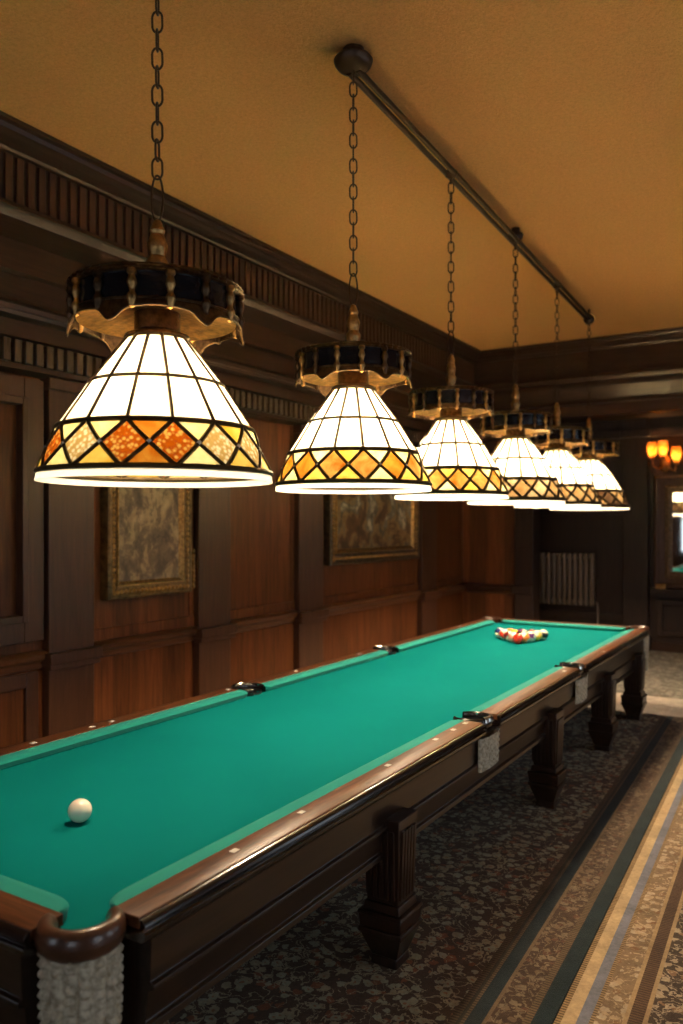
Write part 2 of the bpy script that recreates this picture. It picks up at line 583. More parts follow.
# front wall behind the camera, with two daylit windows
wins = [(-4.0, -2.6), (-.4, 1.2)]
WZ0, WZ1 = .9, 2.9
mb = MB()
xs = [XL] + [a for w in wins for a in w] + [XR]
for i in range(0, len(xs), 2):
    mb.box(xs[i], xs[i + 1], YF - .2, YF, 0, ZC)
for a, b in wins:
    mb.box(a, b, YF - .2, YF, 0, WZ0)
    mb.box(a, b, YF - .2, YF, WZ1, ZC)
struct(mb, 'wall_front', M['panel_back'])
for i, (a, b) in enumerate(wins):
    mb = MB()
    for x in (a, b - .07):
        mb.box(x, x + .07, YF - .16, YF - .02, WZ0, WZ1)
    for z in (WZ0, WZ1 - .07):
        mb.box(a + .07, b - .07, YF - .16, YF - .02, z, z + .07)
    cx = (a + b) / 2
    mb.box(cx - .025, cx + .025, YF - .12, YF - .06, WZ0 + .07, WZ1 - .07)
    mb.box(a + .07, b - .07, YF - .118, YF - .062, 1.95, 2.0)
    w = struct(mb, 'window_%d' % (i + 1), M['darkz'])
    g = MB(); g.box(a + .07, b - .07, YF - .093, YF - .087, WZ0 + .07, WZ1 - .07)
    g.build('pane', M['glass'], w)

# entablature: (projection from the wall, z)
ENT = [(0, ZC), (.50, ZC), (.50, 4.235), (.47, 4.225), (.46, 4.20), (.42, 4.185), (.40, 4.165), (.345, 4.15), (.335, 4.135), (.30, 4.13)]
FRZ = [(.30, 4.13), (.30, 3.80)]
LOW = [(.30, 3.80), (.40, 3.795), (.41, 3.765), (.385, 3.75), (.37, 3.71), (.33, 3.70), (.24, 3.66), (.20, 3.645), (.20, 3.47), (.225, 3.465), (.225, 3.44), (.17, 3.43),
       (.17, 3.28), (.215, 3.27), (.22, 3.245), (.185, 3.235), (.18, 3.20), (.20, 3.19), (.195, 3.165), (.13, 3.15), (.13, 3.04), (.07, 3.035), (.07, 2.875), (.115, 2.87), (.115, 2.835), (.0, 2.82)]
def ent(prof, name, m1, m2, closed=True):
    """sweeps an open profile along the left wall and round the corner along the back wall"""
    a = MB()
    n = len(prof)
    ya = YF
    v = [(XL + p, ya, z) for p, z in prof] + [(XL + p, YB - p, z) for p, z in prof]
    a.add(v, [(i, i + 1, n + i + 1, n + i) for i in range(n - 1)])
    v = [(XL + p, YB - p, z) for p, z in prof] + [(XR, YB - p, z) for p, z in prof]
    if m2 is not None:
        a.add(v, [(i, i + 1, n + i + 1, n + i) for i in range(n - 1)], 1)
    return a
BK = [({3.645: .232, 3.47: .160}.get(z, p), z) for p, z in LOW if z > 3.27]
a = ent(ENT, '', 0, 1); struct(a, 'trim_1', [M['dark'], M['darkx']])
a = ent(FRZ, '', 0, 1)
x0 = XL + .30
fz = struct(a, 'trim_2', [M['alcove'], M['darkx']])
s = MB()
y = YF
while y < YB - .36:
    s.box(x0 - .01, x0 + .018, y, y + .054, 3.805, 4.125)
    y += .083
s.build('fluting', M['slat'], fz, .004)
a = ent(LOW, '', 0, None)
n = len(BK)
v = [(XL + p, YB - p, z) for p, z in BK] + [(XR, YB - p, z) for p, z in BK]
a.add(v, [(i, i + 1, n + i + 1, n + i) for i in range(n - 1)], 1)
# closing soffit of the back beam, and its lower members over the short wall panel
a.add([(XL, YB, 3.28), (XL + .17, YB - .17, 3.28), (XR, YB - .17, 3.28), (XR, YB, 3.28)], [(0, 1, 2, 3)], 1)
TL = [(p, z) for p, z in LOW if z <= 3.28]
n = len(TL)
v = [(XL + p, YB - p, z) for p, z in TL] + [(XO, YB - p, z) for p, z in TL]
a.add(v, [(i, i + 1, n + i + 1, n + i) for i in range(n - 1)], 1)
a.add([(XO, YB - p, z) for p, z in TL] + [(XO, YB, 3.28)], [tuple(range(n + 1))], 1)
tr = struct(a, 'trim_3', [M['dark'], M['darkx']])
s = MB()
y = YF
while y < YB - .1:
    s.box(XL + .06, XL + .115, y, y + .055, 2.88, 3.03)
    y += .085
s.build('dentils', M['dentil'], tr, .004)

# left wall: pilasters, chair rail, framed panels, skirting
CH0, CH1 = .82, .93
PIL = [(-1.6, -1.2), (.3, .7), (2.2, 2.6), (3.68, 4.08), (5.23, 5.65), (6.75, 7.2), (9.63, 10.1)]
for i, (y0, y1) in enumerate(PIL):
    p = MB()
    p.box(XL, XL + .075, y0, y1, 0, 2.83)
    p.box(XL, XL + .11, y0 - .02, y1 + .02, 0, .18)
    p.box(XL, XL + .135, y0 - .03, y1 + .03, CH0 + .01, CH1 - .02)
    p.box(XL, XL + .12, y0 - .02, y1 + .02, CH0 - .03, CH0 + .01)
    p.box(XL, XL + .11, y0 - .02, y1 + .02, 2.74, 2.82)
    struct(p, 'trim_%d' % (10 + i), M['darkz'], None, .006)
def bay_frame(y0, y1, name, deep=False):
    b = MB()
    if y1 - y0 < .3:
        return
    def fr(a0, a1, z0, z1, w, t):
        b.box(XL, XL + t, a0, a0 + w, z0, z1)
        b.box(XL, XL + t, a1 - w, a1, z0, z1)
        b.box(XL, XL + t, a0 + w, a1 - w, z0, z0 + w)
        b.box(XL, XL + t, a0 + w, a1 - w, z1 - w, z1)
    if deep:
        fr(y0 + .02, y1 - .02, 1.0, 2.80, .16, .05)
        fr(y0 + .16, y1 - .16, 1.14, 2.66, .05, .075)
        fr(y0 + .05, y1 - .05, .22, .79, .10, .03)
    else:
        b.box(XL, XL + .012, y0, y0 + .06, CH1 + .02, 2.82)
        b.box(XL, XL + .012, y1 - .06, y1, CH1 + .02, 2.82)
        b.box(XL, XL + .02, y0, y1, .86 + .07, 1.02)
    return struct(b, name, M['darkz'] if deep else M['panel'], None, .006)
ed = [YF] + [v for p in PIL for v in p] + [YB]
k = 0
for i in range(0, len(ed), 2):
    a0, a1 = ed[i], ed[i + 1]
    b = MB()
    b.prism([(XL, CH0 - .02), (XL + .03, CH0 - .01), (XL + .035, CH0 + .03), (XL + .07, CH0 + .055), (XL + .075, CH0 + .085), (XL + .045, CH1 - .005), (XL, CH1)], a0, a1, 'y')
    struct(b, 'trim_%d' % (20 + k), M['moulding'])
    bay_frame(a0, a1, 'trim_%d' % (30 + k), deep=(i in (4, 6)))
    k += 1
b = MB(); b.box(XL, XL + .04, YF, YB, 0, .16); struct(b, 'baseboard_left', M['dark'], None, .006)
# back wall panel left of the alcove
p = MB()
p.box(XO - .26, XO, YB - .09, YB, 0, 2.83)
p.box(XO - .05, XO + .015, YB - .088, YB + .215, 0, ZA)
p.box(XO - .30, XO, YB - .12, YB, CH0, CH1)
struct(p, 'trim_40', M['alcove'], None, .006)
b = MB()
b.prism([(YB, CH0 - .02), (YB - .03, CH0 - .01), (YB - .035, CH0 + .03), (YB - .07, CH0 + .055), (YB - .075, CH0 + .085), (YB - .045, CH1 - .005), (YB, CH1)], XL + .08, XO - .30, 'x')
struct(b, 'trim_41', M['darkx'])
b = MB(); b.box(XL + .04, XO - .26, YB - .04, YB, 0, .16); struct(b, 'baseboard_back', M['darkx'], None, .006)
# alcove joinery
b = MB()
b.box(-2.57, -2.22, YA - .10, YA, 0, ZA)
b.box(-2.60, -2.19, YA - .13, YA, 0, .2)
b.box(-2.60, -2.19, YA - .14, YA, ZA - .28, ZA - .16)
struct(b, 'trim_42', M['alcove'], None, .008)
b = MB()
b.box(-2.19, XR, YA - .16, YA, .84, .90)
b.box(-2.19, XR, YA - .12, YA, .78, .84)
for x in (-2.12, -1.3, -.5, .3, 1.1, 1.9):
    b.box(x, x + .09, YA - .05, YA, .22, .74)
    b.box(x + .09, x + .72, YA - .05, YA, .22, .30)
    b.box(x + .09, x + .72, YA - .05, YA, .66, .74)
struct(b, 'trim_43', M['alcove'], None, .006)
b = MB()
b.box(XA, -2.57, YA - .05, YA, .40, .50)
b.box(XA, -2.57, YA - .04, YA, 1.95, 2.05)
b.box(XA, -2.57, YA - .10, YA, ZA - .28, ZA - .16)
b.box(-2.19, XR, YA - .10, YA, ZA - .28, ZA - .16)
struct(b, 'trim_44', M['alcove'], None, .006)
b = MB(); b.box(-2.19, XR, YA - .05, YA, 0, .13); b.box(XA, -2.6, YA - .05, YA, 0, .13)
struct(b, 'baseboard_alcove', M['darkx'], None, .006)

# ------------------------------------------------------------------ carpets
def lay(o, a):
    """rugs lie slightly askew of the room"""
    p = Vector((-.85, 2.86, 0))
    m = Matrix.Rotation(a, 3, 'Z')
    o.rotation_euler = (0, 0, a)
    o.location = p - m @ p
    return o
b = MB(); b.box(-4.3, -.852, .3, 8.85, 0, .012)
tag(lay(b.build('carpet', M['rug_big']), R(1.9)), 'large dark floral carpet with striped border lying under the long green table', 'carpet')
b = MB(); b.box(-.848, 1.2, -.8, 8.6, 0, .013)
tag(lay(b.build('runner_rug', M['rug_run']), R(1.9)), 'paler beige patterned runner rug along the right edge of the room', 'rug')

# ------------------------------------------------------------------ billiard table
TX0, TX1, TY0, TY1 = -3.07, -1.60, 1.385, 8.13       # cushion backs (where cloth meets wood)
BZ, RZ, RW = .76, .80, .12
TC = ((TX0 + TX1) / 2, (TY0 + TY1) / 2, 0)
SP = [3.93, 5.73]                                     # side pockets along the table
T = empty('billiard_table', TC, 'very long dark wood pool table with bright green cloth and net pockets', 'pool table')
CORN = [(TX1, TY0, 1, -1), (TX1, TY1, 1, 1), (TX0, TY1, -1, 1), (TX0, TY0, -1, -1)]
CR = .085
# bed with pocket mouths
def bed():
    pts = []
    e = .0
    def corner(cx, cy, a0):
        # mouth: a bite whose centre lies a little outside the corner
        d, r = .030, .068
        c = (cx + (d if cx > -2 else -d), cy + (d if cy > 4 else -d))
        t = math.asin(d / r)
        for i in range(9):
            a = a0 - t - (PI / 2 - 2 * t) * i / 8
            pts.append((c[0] + r * math.cos(a), c[1] + r * math.sin(a)))
    def side(cx, cy, a0):
        for i in range(13):
            a = a0 - PI * i / 12
            pts.append((cx + .075 * math.cos(a), cy + .075 * math.sin(a)))
    # counter-clockwise outline starting on the near side
    corner(TX0 - .0, TY0, PI / 2)      # near left
    corner(TX1, TY0, PI)               # near right
    for s_ in SP: side(TX1, s_, 1.5 * PI)
    corner(TX1, TY1, 1.5 * PI)
    corner(TX0, TY1, 2 * PI)
    for s_ in reversed(SP): side(TX0, s_, PI / 2)
    b = MB()
    n = len(pts)
    b.add([(x, y, BZ) for x, y in pts] + [(x, y, BZ - .04) for x, y in pts],
          [tuple(range(n)), tuple(range(2 * n - 1, n - 1, -1))] + [(i, (i + 1) % n, n + (i + 1) % n, n + i) for i in range(n)])
    return b
bedo = bed().build('bed_cloth', M['felt'], T)
# cushions: nose bulges .078 inward and rounds off into the pocket mouths
def cushion(axis, side, base, a, b_, r0, r1):
    """axis it runs along, side = direction towards the bed"""
    m = MB()
    W = .080
    ts = []
    n0 = 10
    for i in range(n0 + 1):
        q = PI / 2 * i / n0
        ts.append((a + r0 * (1 - math.cos(q)), W * math.sin(q) ** .8))
    for i in range(n0 + 1):
        q = PI / 2 * (1 - i / n0)
        ts.append((b_ - r1 * (1 - math.cos(q)), W * math.sin(q) ** .8))
    rows = []
    for t, w in ts:
        w = max(w, .004)
        prof = [(0, RZ - .002), (w * .55, RZ - .003), (w * .86, RZ - .007), (w, RZ - .014), (w * .96, RZ - .020), (w * .86, BZ + .003), (0, BZ + .001)]
        for d, z in prof:
            p = base + side * d
            rows.append((p, t, z) if axis == 'y' else (t, p, z))
    k = 7
    f = []
    for i in range(len(ts) - 1):
        for j in range(k - 1):
            f.append((i * k + j, (i + 1) * k + j, (i + 1) * k + j + 1, i * k + j + 1))
    f.append(tuple(range(k))); f.append(tuple((len(ts) - 1) * k + j for j in range(k)))
    m.add(rows, f, 0, True)
    m.build('cushion', M['cushion'], T)
for base, sd in ((TX1, -1), (TX0, 1)):
    yy = [TY0] + SP + [TY1]
    for i in range(3):
        g0 = .105 if i == 0 else .085
        g1 = .105 if i == 2 else .085
        cushion('y', sd, base, yy[i] + g0, yy[i + 1] - g1, .11 if i == 0 else .04, .11 if i == 2 else .04)
cushion('x', 1, TY0, TX0 + .105, TX1 - .105, .11, .11)
cushion('x', -1, TY1, TX0 + .105, TX1 - .105, .11, .11)
# wooden rails
def railprof(base, out):
    o = out
    return [(base, RZ), (base + o * .094, RZ), (base + o * .099, RZ - .003), (base + o * .100, RZ - .03), (base, RZ - .03)]
def noseprof(base, out):
    o = out
    return [(base + o * .100, RZ - .004), (base + o * .110, RZ - .006), (base + o * .118, RZ - .013), (base + o * .121, RZ - .022), (base + o * .114, RZ - .030),
            (base + o * .113, RZ - .036), (base + o * .121, RZ - .042), (base + o * .119, RZ - .056), (base + o * .106, RZ - .064), (base + o * .01, RZ - .066), (base + o * .01, RZ - .031), (base + o * .100, RZ - .031)]
for base, o in ((TX1, 1), (TX0, -1)):
    yy = [TY0] + SP + [TY1]
    for i in range(3):
        a0 = yy[i] + (.085 if i == 0 else .105)
        a1 = yy[i + 1] - (.085 if i == 2 else .105)
        m = MB(); m.prism(railprof(base, o), a0, a1, 'y')
        rl = m.build('rail', M['rail'], T, .002)
        m = MB(); m.prism(noseprof(base, o), a0, a1, 'y')
        m.build('nosing', M['nose'], rl, .001)
for base, o in ((TY0, -1), (TY1, 1)):
    m = MB(); m.prism(railprof(base, o), TX0 + .085, TX1 - .085, 'x')
    rl = m.build('rail', M['railx'], T, .002)
    m = MB(); m.prism(noseprof(base, o), TX0 + .085, TX1 - .085, 'x')
    m.build('nosing', M['nose'], rl, .001)
# aprons
def apronprof(base, o):
    B = base
    return [(B + o * .02, .732), (B + o * .100, .732), (B + o * .096, .722), (B + o * .082, .715), (B + o * .078, .600), (B + o * .090, .594), (B + o * .092, .582), (B + o * .070, .572),
            (B + o * .060, .490), (B + o * .072, .482), (B + o * .074, .462), (B + o * .060, .452), (B + o * .02, .45)]
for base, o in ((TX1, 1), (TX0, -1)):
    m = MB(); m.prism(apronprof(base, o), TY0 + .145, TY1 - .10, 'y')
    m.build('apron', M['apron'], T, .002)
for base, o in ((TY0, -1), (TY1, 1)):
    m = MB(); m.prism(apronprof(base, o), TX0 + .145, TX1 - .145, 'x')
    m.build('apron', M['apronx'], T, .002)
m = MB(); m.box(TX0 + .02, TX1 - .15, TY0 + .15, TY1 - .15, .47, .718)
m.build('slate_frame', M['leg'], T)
m = MB()
m.box(TX1 - .15, TX1 + .02, TY0 + .145, TY0 + .20, .45, .732)
m.build('corner_block', M['leg'], T)
# legs
def leg(cx, cy):
    m = MB()
    m.frustum(cx, cy, .0125, .05, .060, .056)
    m.frustum(cx, cy, .05, .15, .056, .092)
    m.frustum(cx, cy, .15, .172, .098, .098)
    m.frustum(cx, cy, .172, .225, .092, .097)
    m.frustum(cx, cy, .225, .24, .102, .098)
    m.frustum(cx, cy, .24, .275, .082, .078)
    m.frustum(cx, cy, .275, .62, .070, .084)
    o = m.build('leg', M['leg'], T, .004)
    f = MB()
    for sx, sy in ((1, 0), (0, -1), (-1, 0), (0, 1)):
        for k in (-2, -1, 0, 1, 2):
            t = k * .026
            def pt(z, tt, dd):
                h = .070 + (.084 - .070) * (z - .275) / .345
                q = h + dd
                return (cx + sx * q + (tt if sx == 0 else 0), cy + sy * q + (tt if sy == 0 else 0), z)
            vs = []
            for z in (.295, .575):
                for tt in (t - .009, t + .009):
                    for dd in (-.004, .009):
                        vs.append(pt(z, tt, dd))
            f.add(vs, [(0, 1, 3, 2), (4, 6, 7, 5), (0, 4, 5, 1), (2, 3, 7, 6), (1, 5, 7, 3), (0, 2, 6, 4)])
    f.build('fluting', M['leg'], o, .002)
for cy in (2.91, 5.05, 6.53, 7.70):
    for cx in (TX1 + .058, TX0 - .058):
        leg(cx, cy)
for cx in (TX1 - .36, TX0 + .36):
    leg(cx, 1.75)
# corner pockets: leather horseshoe and knotted net
def knit_r(a, z, n=16, amp=.015):
    t = abs(math.sin(a * n / 2))
    rowph = math.sin(z * 2 * PI / .026 + (1 if int(a * n / (2 * PI)) % 2 else 0) * PI)
    return amp * (t ** .7) * (.72 + .34 * rowph)
for cx, cy, sx, sy in CORN:
    ca = math.atan2(sy, sx)
    m = MB()
    RM = .086
    cx -= (.022 if sy < 0 else -.01) * sx; cy -= sy * .004
    def f(u, v, cx=cx, cy=cy, ca=ca):
        a = ca + R(-118) + R(236) * u
        q = 2 * PI * v
        k = math.sin(PI * min(1, max(0, u))) ** .12 if 0 < u < 1 else .35
        rr = RM + .027 * math.cos(q) * (.65 + .35 * k)
        return (cx + rr * math.cos(a), cy + rr * math.sin(a), .774 + .040 * math.sin(q) * (.6 + .4 * k))
    m.grid(f, 36, 16)
    po = m.build('corner_pocket', M['leather'], T)
    m = MB()
    m.lathe([(.078, .752), (.078, .60), (.05, .56), (.0, .55)], (cx, cy, 0), 24)
    m.build('lining', M['black'], po)
    m = MB()
    m.lathe([(.090, .745 - .006 * i) for i in range(60)], (cx, cy, 0), 120, 0, 0, 2 * PI, True,
            lambda r, z, a: r * (1 - .12 * max(0, (.6 - z) / .2)) + knit_r(a, z))
    m.build('net', M['knit'], po)
# side pockets
for cx, o in ((TX1, 1), (TX0, -1)):
    for k, cy in enumerate(SP):
        m = MB()
        ca = 0 if o > 0 else PI
        def f(u, v, cx=cx, cy=cy, ca=ca):
            a = ca + R(-142) + R(284) * u
            q = 2 * PI * v
            e = min(1, abs(u - .5) * 2)
            rr = .094 + .015 * math.cos(q) * (1 - .45 * e)
            return (cx + rr * math.cos(a), cy + rr * math.sin(a), .778 + .030 * math.sin(q) * (1 - .15 * e))
        m.grid(f, 30, 12)
        po = m.build('side_pocket', M['blackleather'], T)
        m = MB(); m.lathe([(.078, .776), (.078, .66), (.04, .63), (0, .62)], (cx, cy, 0), 20)
        m.build('lining', M['black'], po)
        m = MB()
        pl = []
        for i in range(13):
            a = ca + R(-30) + R(60) * i / 12
            pl.append(a)
        vs = []
        for a in pl:
            for rr, z in ((.085, .806), (.089, .811), (.103, .811), (.111, .803), (.113, .785)):
                vs.append((cx + rr * math.cos(a), cy + rr * math.sin(a), z))
        fs = [(i * 5 + j, i * 5 + j + 1, (i + 1) * 5 + j + 1, (i + 1) * 5 + j) for i in range(12) for j in range(4)]
        m.add(vs, fs, 0, True)
        m.build('pocket_plate', M['nickel'], po)
        # flat knotted net hung on the apron below the pocket
        m = MB()
        def g(u, v, cx=cx, cy=cy, o=o):
            yy = cy - .01 + (u - .5) * .27
            zz = .725 - .17 * v
            bulge = .030 * (math.sin(PI * u) ** .4) * (1 - .35 * v) if 0 < u < 1 else 0
            kn = .007 * abs(math.sin(u * PI * 9)) * (.6 + .4 * math.sin(zz * 2 * PI / .03 + int(u * 9) % 2 * PI))
            return (cx + o * (.092 + bulge + kn), yy, zz)
        m.grid(g, 54, 34)
        m.build('net', M['knit'], po)
# pearl sights along the rails, in the rail tops
def sight(x, y):
    m = MB()
    m.box(x - .010, x + .010, y - .014, y + .014, RZ - .004, RZ + .0016)
    m.build('sight', M['pearl'], T)
def on_rail(u, v):
    Y = 1.0 * F / (v - VH)
    return world(u, Y)
for u, v in ((234.5, 850.7), (300, 812), (386, 765), (433, 739), (452, 729.5), (463.6, 723), (564.6, 671), (605, 651.6)):
    x, y = on_rail(u, v)
    sight(min(max(x, TX1 + .03), TX1 + .075), y)
for u, v in ((45, 745.5), (103, 729), (124, 723.7), (231, 690), (302, 672), (356, 653.5), (454, 626)):
    x, y = on_rail(u, v)
    y = min(max(y, TY0 + .2), TY1 - .2)
    if all(abs(y - s_) > .14 for s_ in SP):
        sight(TX0 - .05, y)

# ------------------------------------------------------------------ balls
BD = .082
def ball_mat(name, c, stripe=False):
    m, nt, out = new_mat(name)
    h = N(nt)
    v = h.coord()
    xyz = h.sep(v)
    white = (.82, .76, .62)
    col = c
    if stripe:
        k = h.math('LESS_THAN', h.math('ABSOLUTE', xyz[2]), BD * .25)
        col = h.mix(k, white, c)
    # number spot
    d = h.node('ShaderNodeVectorMath', operation='DISTANCE')
    h.put(d, 0, v); d.inputs[1].default_value = (0, -BD / 2, 0)
    col = h.mix(h.math('LESS_THAN', d.outputs['Value'], BD * .2), col if not isinstance(col, tuple) else col, white)
    principled(h, out, col, .1, 0, None, .5)
    return m
ballmesh = MB().sphere((0, 0, 0), BD / 2, 28, 18).mesh('ball', M['white_ball'])
def ball(name, x, y, mat, rot, label, group=None, d_=BD):
    me = ballmesh.copy(); me.materials.clear(); me.materials.append(mat)
    o = bpy.data.objects.new(name, me)
    COL.objects.link(o)
    o.location = (x, y, BZ + d_ / 2 + .0008)
    o.rotation_euler = rot
    o.scale = (d_ / BD,) * 3
    return tag(o, label, 'ball', group)
x, y = world(80, 1.04 * F / (822.5 - VH))
ball('cue_ball', x, y, M['white_ball'], (0, 0, 0), 'ivory white cue ball alone on the near end of the green cloth')
BR = .094
ax, ay = world(518, 1.04 * F / (644.2 - VH))
c_ = dict(red=(.62, .035, .012), yellow=(.85, .50, .05), blue=(.02, .03, .16), purple=(.10, .02, .12), orange=(.80, .22, .03),
          green=(.01, .12, .05), maroon=(.18, .015, .015), black=(.012, .011, .011), pink=(.75, .32, .22))
RK = [  # row, place (left to right), colour, stripe, label
    (0, 0, 'red', 0, 'bright red ball at the near tip of the racked triangle'),
    (1, 0, 'pink', 1, 'pale ball with pink band just left behind the red tip ball'),
    (1, 1, 'orange', 1, 'orange banded ball just right behind the red tip ball'),
    (2, 0, 'maroon', 1, 'maroon banded ball in the third row of the rack, left end'),
    (2, 1, 'black', 0, 'solid black ball in the centre of the rack'),
    (2, 2, 'purple', 1, 'purple banded ball in the third row of the rack, right end'),
    (3, 0, 'red', 1, 'red banded ball in the fourth row of the rack, left end'),
    (3, 1, 'yellow', 0, 'solid yellow ball in the fourth row of the rack'),
    (3, 2, 'green', 1, 'green banded ball in the fourth row of the rack'),
    (3, 3, 'yellow', 1, 'yellow banded ball in the fourth row of the rack, right end'),
    (4, 0, 'blue', 1, 'blue banded ball at the back left corner of the rack'),
    (4, 1, 'orange', 0, 'solid orange ball in the back row of the rack beside the left corner'),
    (4, 2, 'purple', 0, 'solid purple ball in the middle of the back row of the rack'),
    (4, 3, 'maroon', 0, 'solid maroon ball in the back row of the rack beside the right corner'),
    (4, 4, 'black', 1, 'ivory ball with thin dark band at the back right corner of the rack')]
BM = {}
rd = R(14)
for r_, k_, cn, st, lab in RK:
    key = (cn, st)
    if key not in BM:
        BM[key] = ball_mat('%s_%s_ball' % (cn, 'banded' if st else 'solid'), c_[cn], bool(st))
    dy = r_ * BR * 1.03 * .87
    dx = (k_ - r_ / 2) * BR * 1.03
    px = ax + dx * math.cos(rd) - dy * math.sin(rd)
    py = ay + dx * math.sin(rd) + dy * math.cos(rd)
    ball('pool_ball', px, py, BM[key], (0, 0, PI * .8) if r_ == 0 else (random.uniform(-.9, .9), random.uniform(-.5, .5), random.uniform(.8, 5)), lab, 'balls racked at the far end of the table', BR)


# ------------------------------------------------------------------ pendant lamps
RIMZ = 1.955
NP = 15
def shade_pt(r0, z0, r1, z1, ang, t):
    r = r0 + (r1 - r0) * t; z = z0 + (z1 - z0) * t
    return (r * math.cos(ang), r * math.sin(ang), z)
def pane(m, C, D, lev0, lev1, q, mi, n=4, zs=1.0):
    """q: four corners (angle, t) on the frustum between two levels; bilinear patch"""
    (r0, z0), (r1, z1) = lev0, lev1
    def f(u, v):
        a = (q[0][0] * (1 - u) + q[1][0] * u) * (1 - v) + (q[3][0] * (1 - u) + q[2][0] * u) * v
        t = (q[0][1] * (1 - u) + q[1][1] * u) * (1 - v) + (q[3][1] * (1 - u) + q[2][1] * u) * v
        p = shade_pt(r0 * D, z0 * D, r1 * D, z1 * D, a, t)
        return (C[0] + p[0], C[1] + p[1], C[2] + p[2] * zs)
    m.grid(f, n, n, mi, False)
L0, L1, L2, L3, L4 = (.497, .0), (.490, .040), (.412, .224), (.285, .415), (.128, .618)

LINK = None
def link_mesh():
    m = MB()
    pts = []
    for i in range(20):
        a = 2 * PI * i / 20
        pts.append((.0185 * math.cos(a), 0, .026 * math.sin(a) + (.013 if math.sin(a) > 0 else -.013)))
    m.tube(pts, .0042, 7, 0, True)
    return m.mesh('link', M['iron'])
LINKM = link_mesh()
LINKP = .066
POSTS = {}
def lamp(u, depth, D, variant, ztop, label, canopy=False, xy=None, power=1.0, zs=1.0, amp=.062, lk=1.0):
    x, y = xy or world(u, depth)
    C = (x, y, RIMZ + (.02 if zs > 1.01 else 0))
    root = empty('pendant_lamp', C, label, 'hanging lamp', 'stained glass lamps hanging over the table')
    view = math.atan2(-y, -x)              # direction from the lamp to the eye
    ph = view + R(8.2)
    st = 2 * PI / NP
    def W(p): return (C[0] + p[0] * D, C[1] + p[1] * D, C[2] + p[2] * D * zs)
    # upper panels in two tiers
    for lv0, lv1, nm in ((L2, L3, 'lower_panel_tier'), (L3, L4, 'upper_panel_tier')):
        m = MB()
        for k in range(NP):
            a = ph + k * st
            pane(m, C, D, lv0, lv1, [(a, 0), (a + st, 0), (a + st, 1), (a, 1)], 0, 4, zs)
        m.build(nm, M['g_white'], root)
    # diamond band
    m = MB()
    if variant == 'hammered':
        mats = [M['g_jewel'], M['g_cream'], M['g_pale'], M['g_yellow'], M['g_orange']]
    elif variant == 'amber':
        mats = [M['g_swirl'], M['g_orange'], M['g_pale'], M['g_yellow'], M['g_swirl']]
    elif variant == 'pale':
        mats = [M['g_swirl'], M['g_orange'], M['g_yellow'], M['g_pale'], M['g_orange']]
    elif variant == 'tan':
        mats = [M['g_tan'], M['g_tan2'], M['g_tan2'], M['g_tan'], M['g_tan']]
    else:
        mats = [M['g_brown'], M['g_tan'], M['g_tan'], M['g_brown'], M['g_tan']]
    rnd = random.Random(int(u))
    for k in range(NP):
        a = ph + k * st
        h = st / 2
        dm = (0 if k in (0, 14, 12, 4, 6, 7, 10) else 1) if variant == 'hammered' else rnd.choice((0, 1, 0))
        pane(m, C, D, L1, L2, [(a, 0), (a + h, .5), (a, 1), (a - h, .5)], dm, 5, zs)
        tm = rnd.choice((2, 3, 2)) if not (variant == 'hammered' and k == 14) else 4
        pane(m, C, D, L1, L2, [(a, 0), (a + st, 0), (a + h, .5), (a + h, .5)], tm if variant == 'hammered' and k == 14 else (3 if k % 3 else 2), 5, zs)
        pane(m, C, D, L1, L2, [(a, 1), (a + h, .5), (a + h, .5), (a + st, 1)], tm, 5, zs)
    m.build('diamond_band', mats, root)
    m = MB()
    for k in range(NP * 2):
        a = ph + k * st / 2
        pane(m, C, D, L0, L1, [(a, 0), (a + st / 2, 0), (a + st / 2, 1), (a, 1)], 0, 3, zs)
    m.build('border_glass', M['g_border'], root)
    # lead lines
    m = MB()
    lw = .0088 * D * lk
    def ring(lv, r, n=56):
        m.tube([W((lv[0] * math.cos(2 * PI * i / n), lv[0] * math.sin(2 * PI * i / n), lv[1])) for i in range(n)], r, 6, 0, True)
    ring(L1, lw * 1.25); ring(L2, lw * 1.25); ring(L3, lw); ring(L4, lw * 1.6)
    for k in range(NP):
        a = ph + k * st
        for lo, hi in ((L2, L3), (L3, L4)):
            m.tube([W(shade_pt(*lo, *hi, a, t)) for t in (0, .5, 1)], lw * .9, 6)
        for s_ in (1, -1):
            m.tube([W(shade_pt(*L1, *L2, a + s_ * st / 2 * t, t / 2)) for t in (0, .33, .67, 1)], lw, 6)
            m.tube([W(shade_pt(*L1, *L2, a + s_ * st / 2 * (1 - t), .5 + t / 2)) for t in (0, .33, .67, 1)], lw, 6)
    m.build('leading', M['lead'], root)
    # glass beads where the diamonds meet
    for k in range(NP):
        a = ph + (k + .5) * st
        p = W(shade_pt(*L1, *L2, a, .5))
        m = MB(); m.sphere(p, .0115 * D, 10, 6)
        m.build('bead', M['pearl'], root)
    # collar above the glass
    m = MB()
    m.lathe([(.128, .610), (.142, .617), (.138, .630), (.105, .642), (.098, .65), (.098, .74), (.088, .75), (.088, .815)], (0, 0, 0), 32)
    m.v = [W(p) for p in m.v]
    m.build('collar', M['bronze'], root)
    # crown: gallery plate, dark glass band, bronze rims, scalloped skirt, figured posts
    RR = .345
    m = MB()
    m.lathe([(.0, .832), (.10, .834), (.30, .824), (RR + .004, .822), (RR + .004, .810), (.30, .810), (.10, .822), (.0, .820)], (0, 0, 0), 56)
    m.v = [W(p) for p in m.v]
    cp = m.build('crown_plate', M['bronze'], root)
    m = MB()
    m.lathe([(RR - .008, .815), (RR, .815), (RR, .69), (RR - .008, .69), (RR - .008, .815)], (0, 0, 0), 56)
    m.v = [W(p) for p in m.v]
    m.build('glass_band', M['darkglass'], cp)
    m = MB()
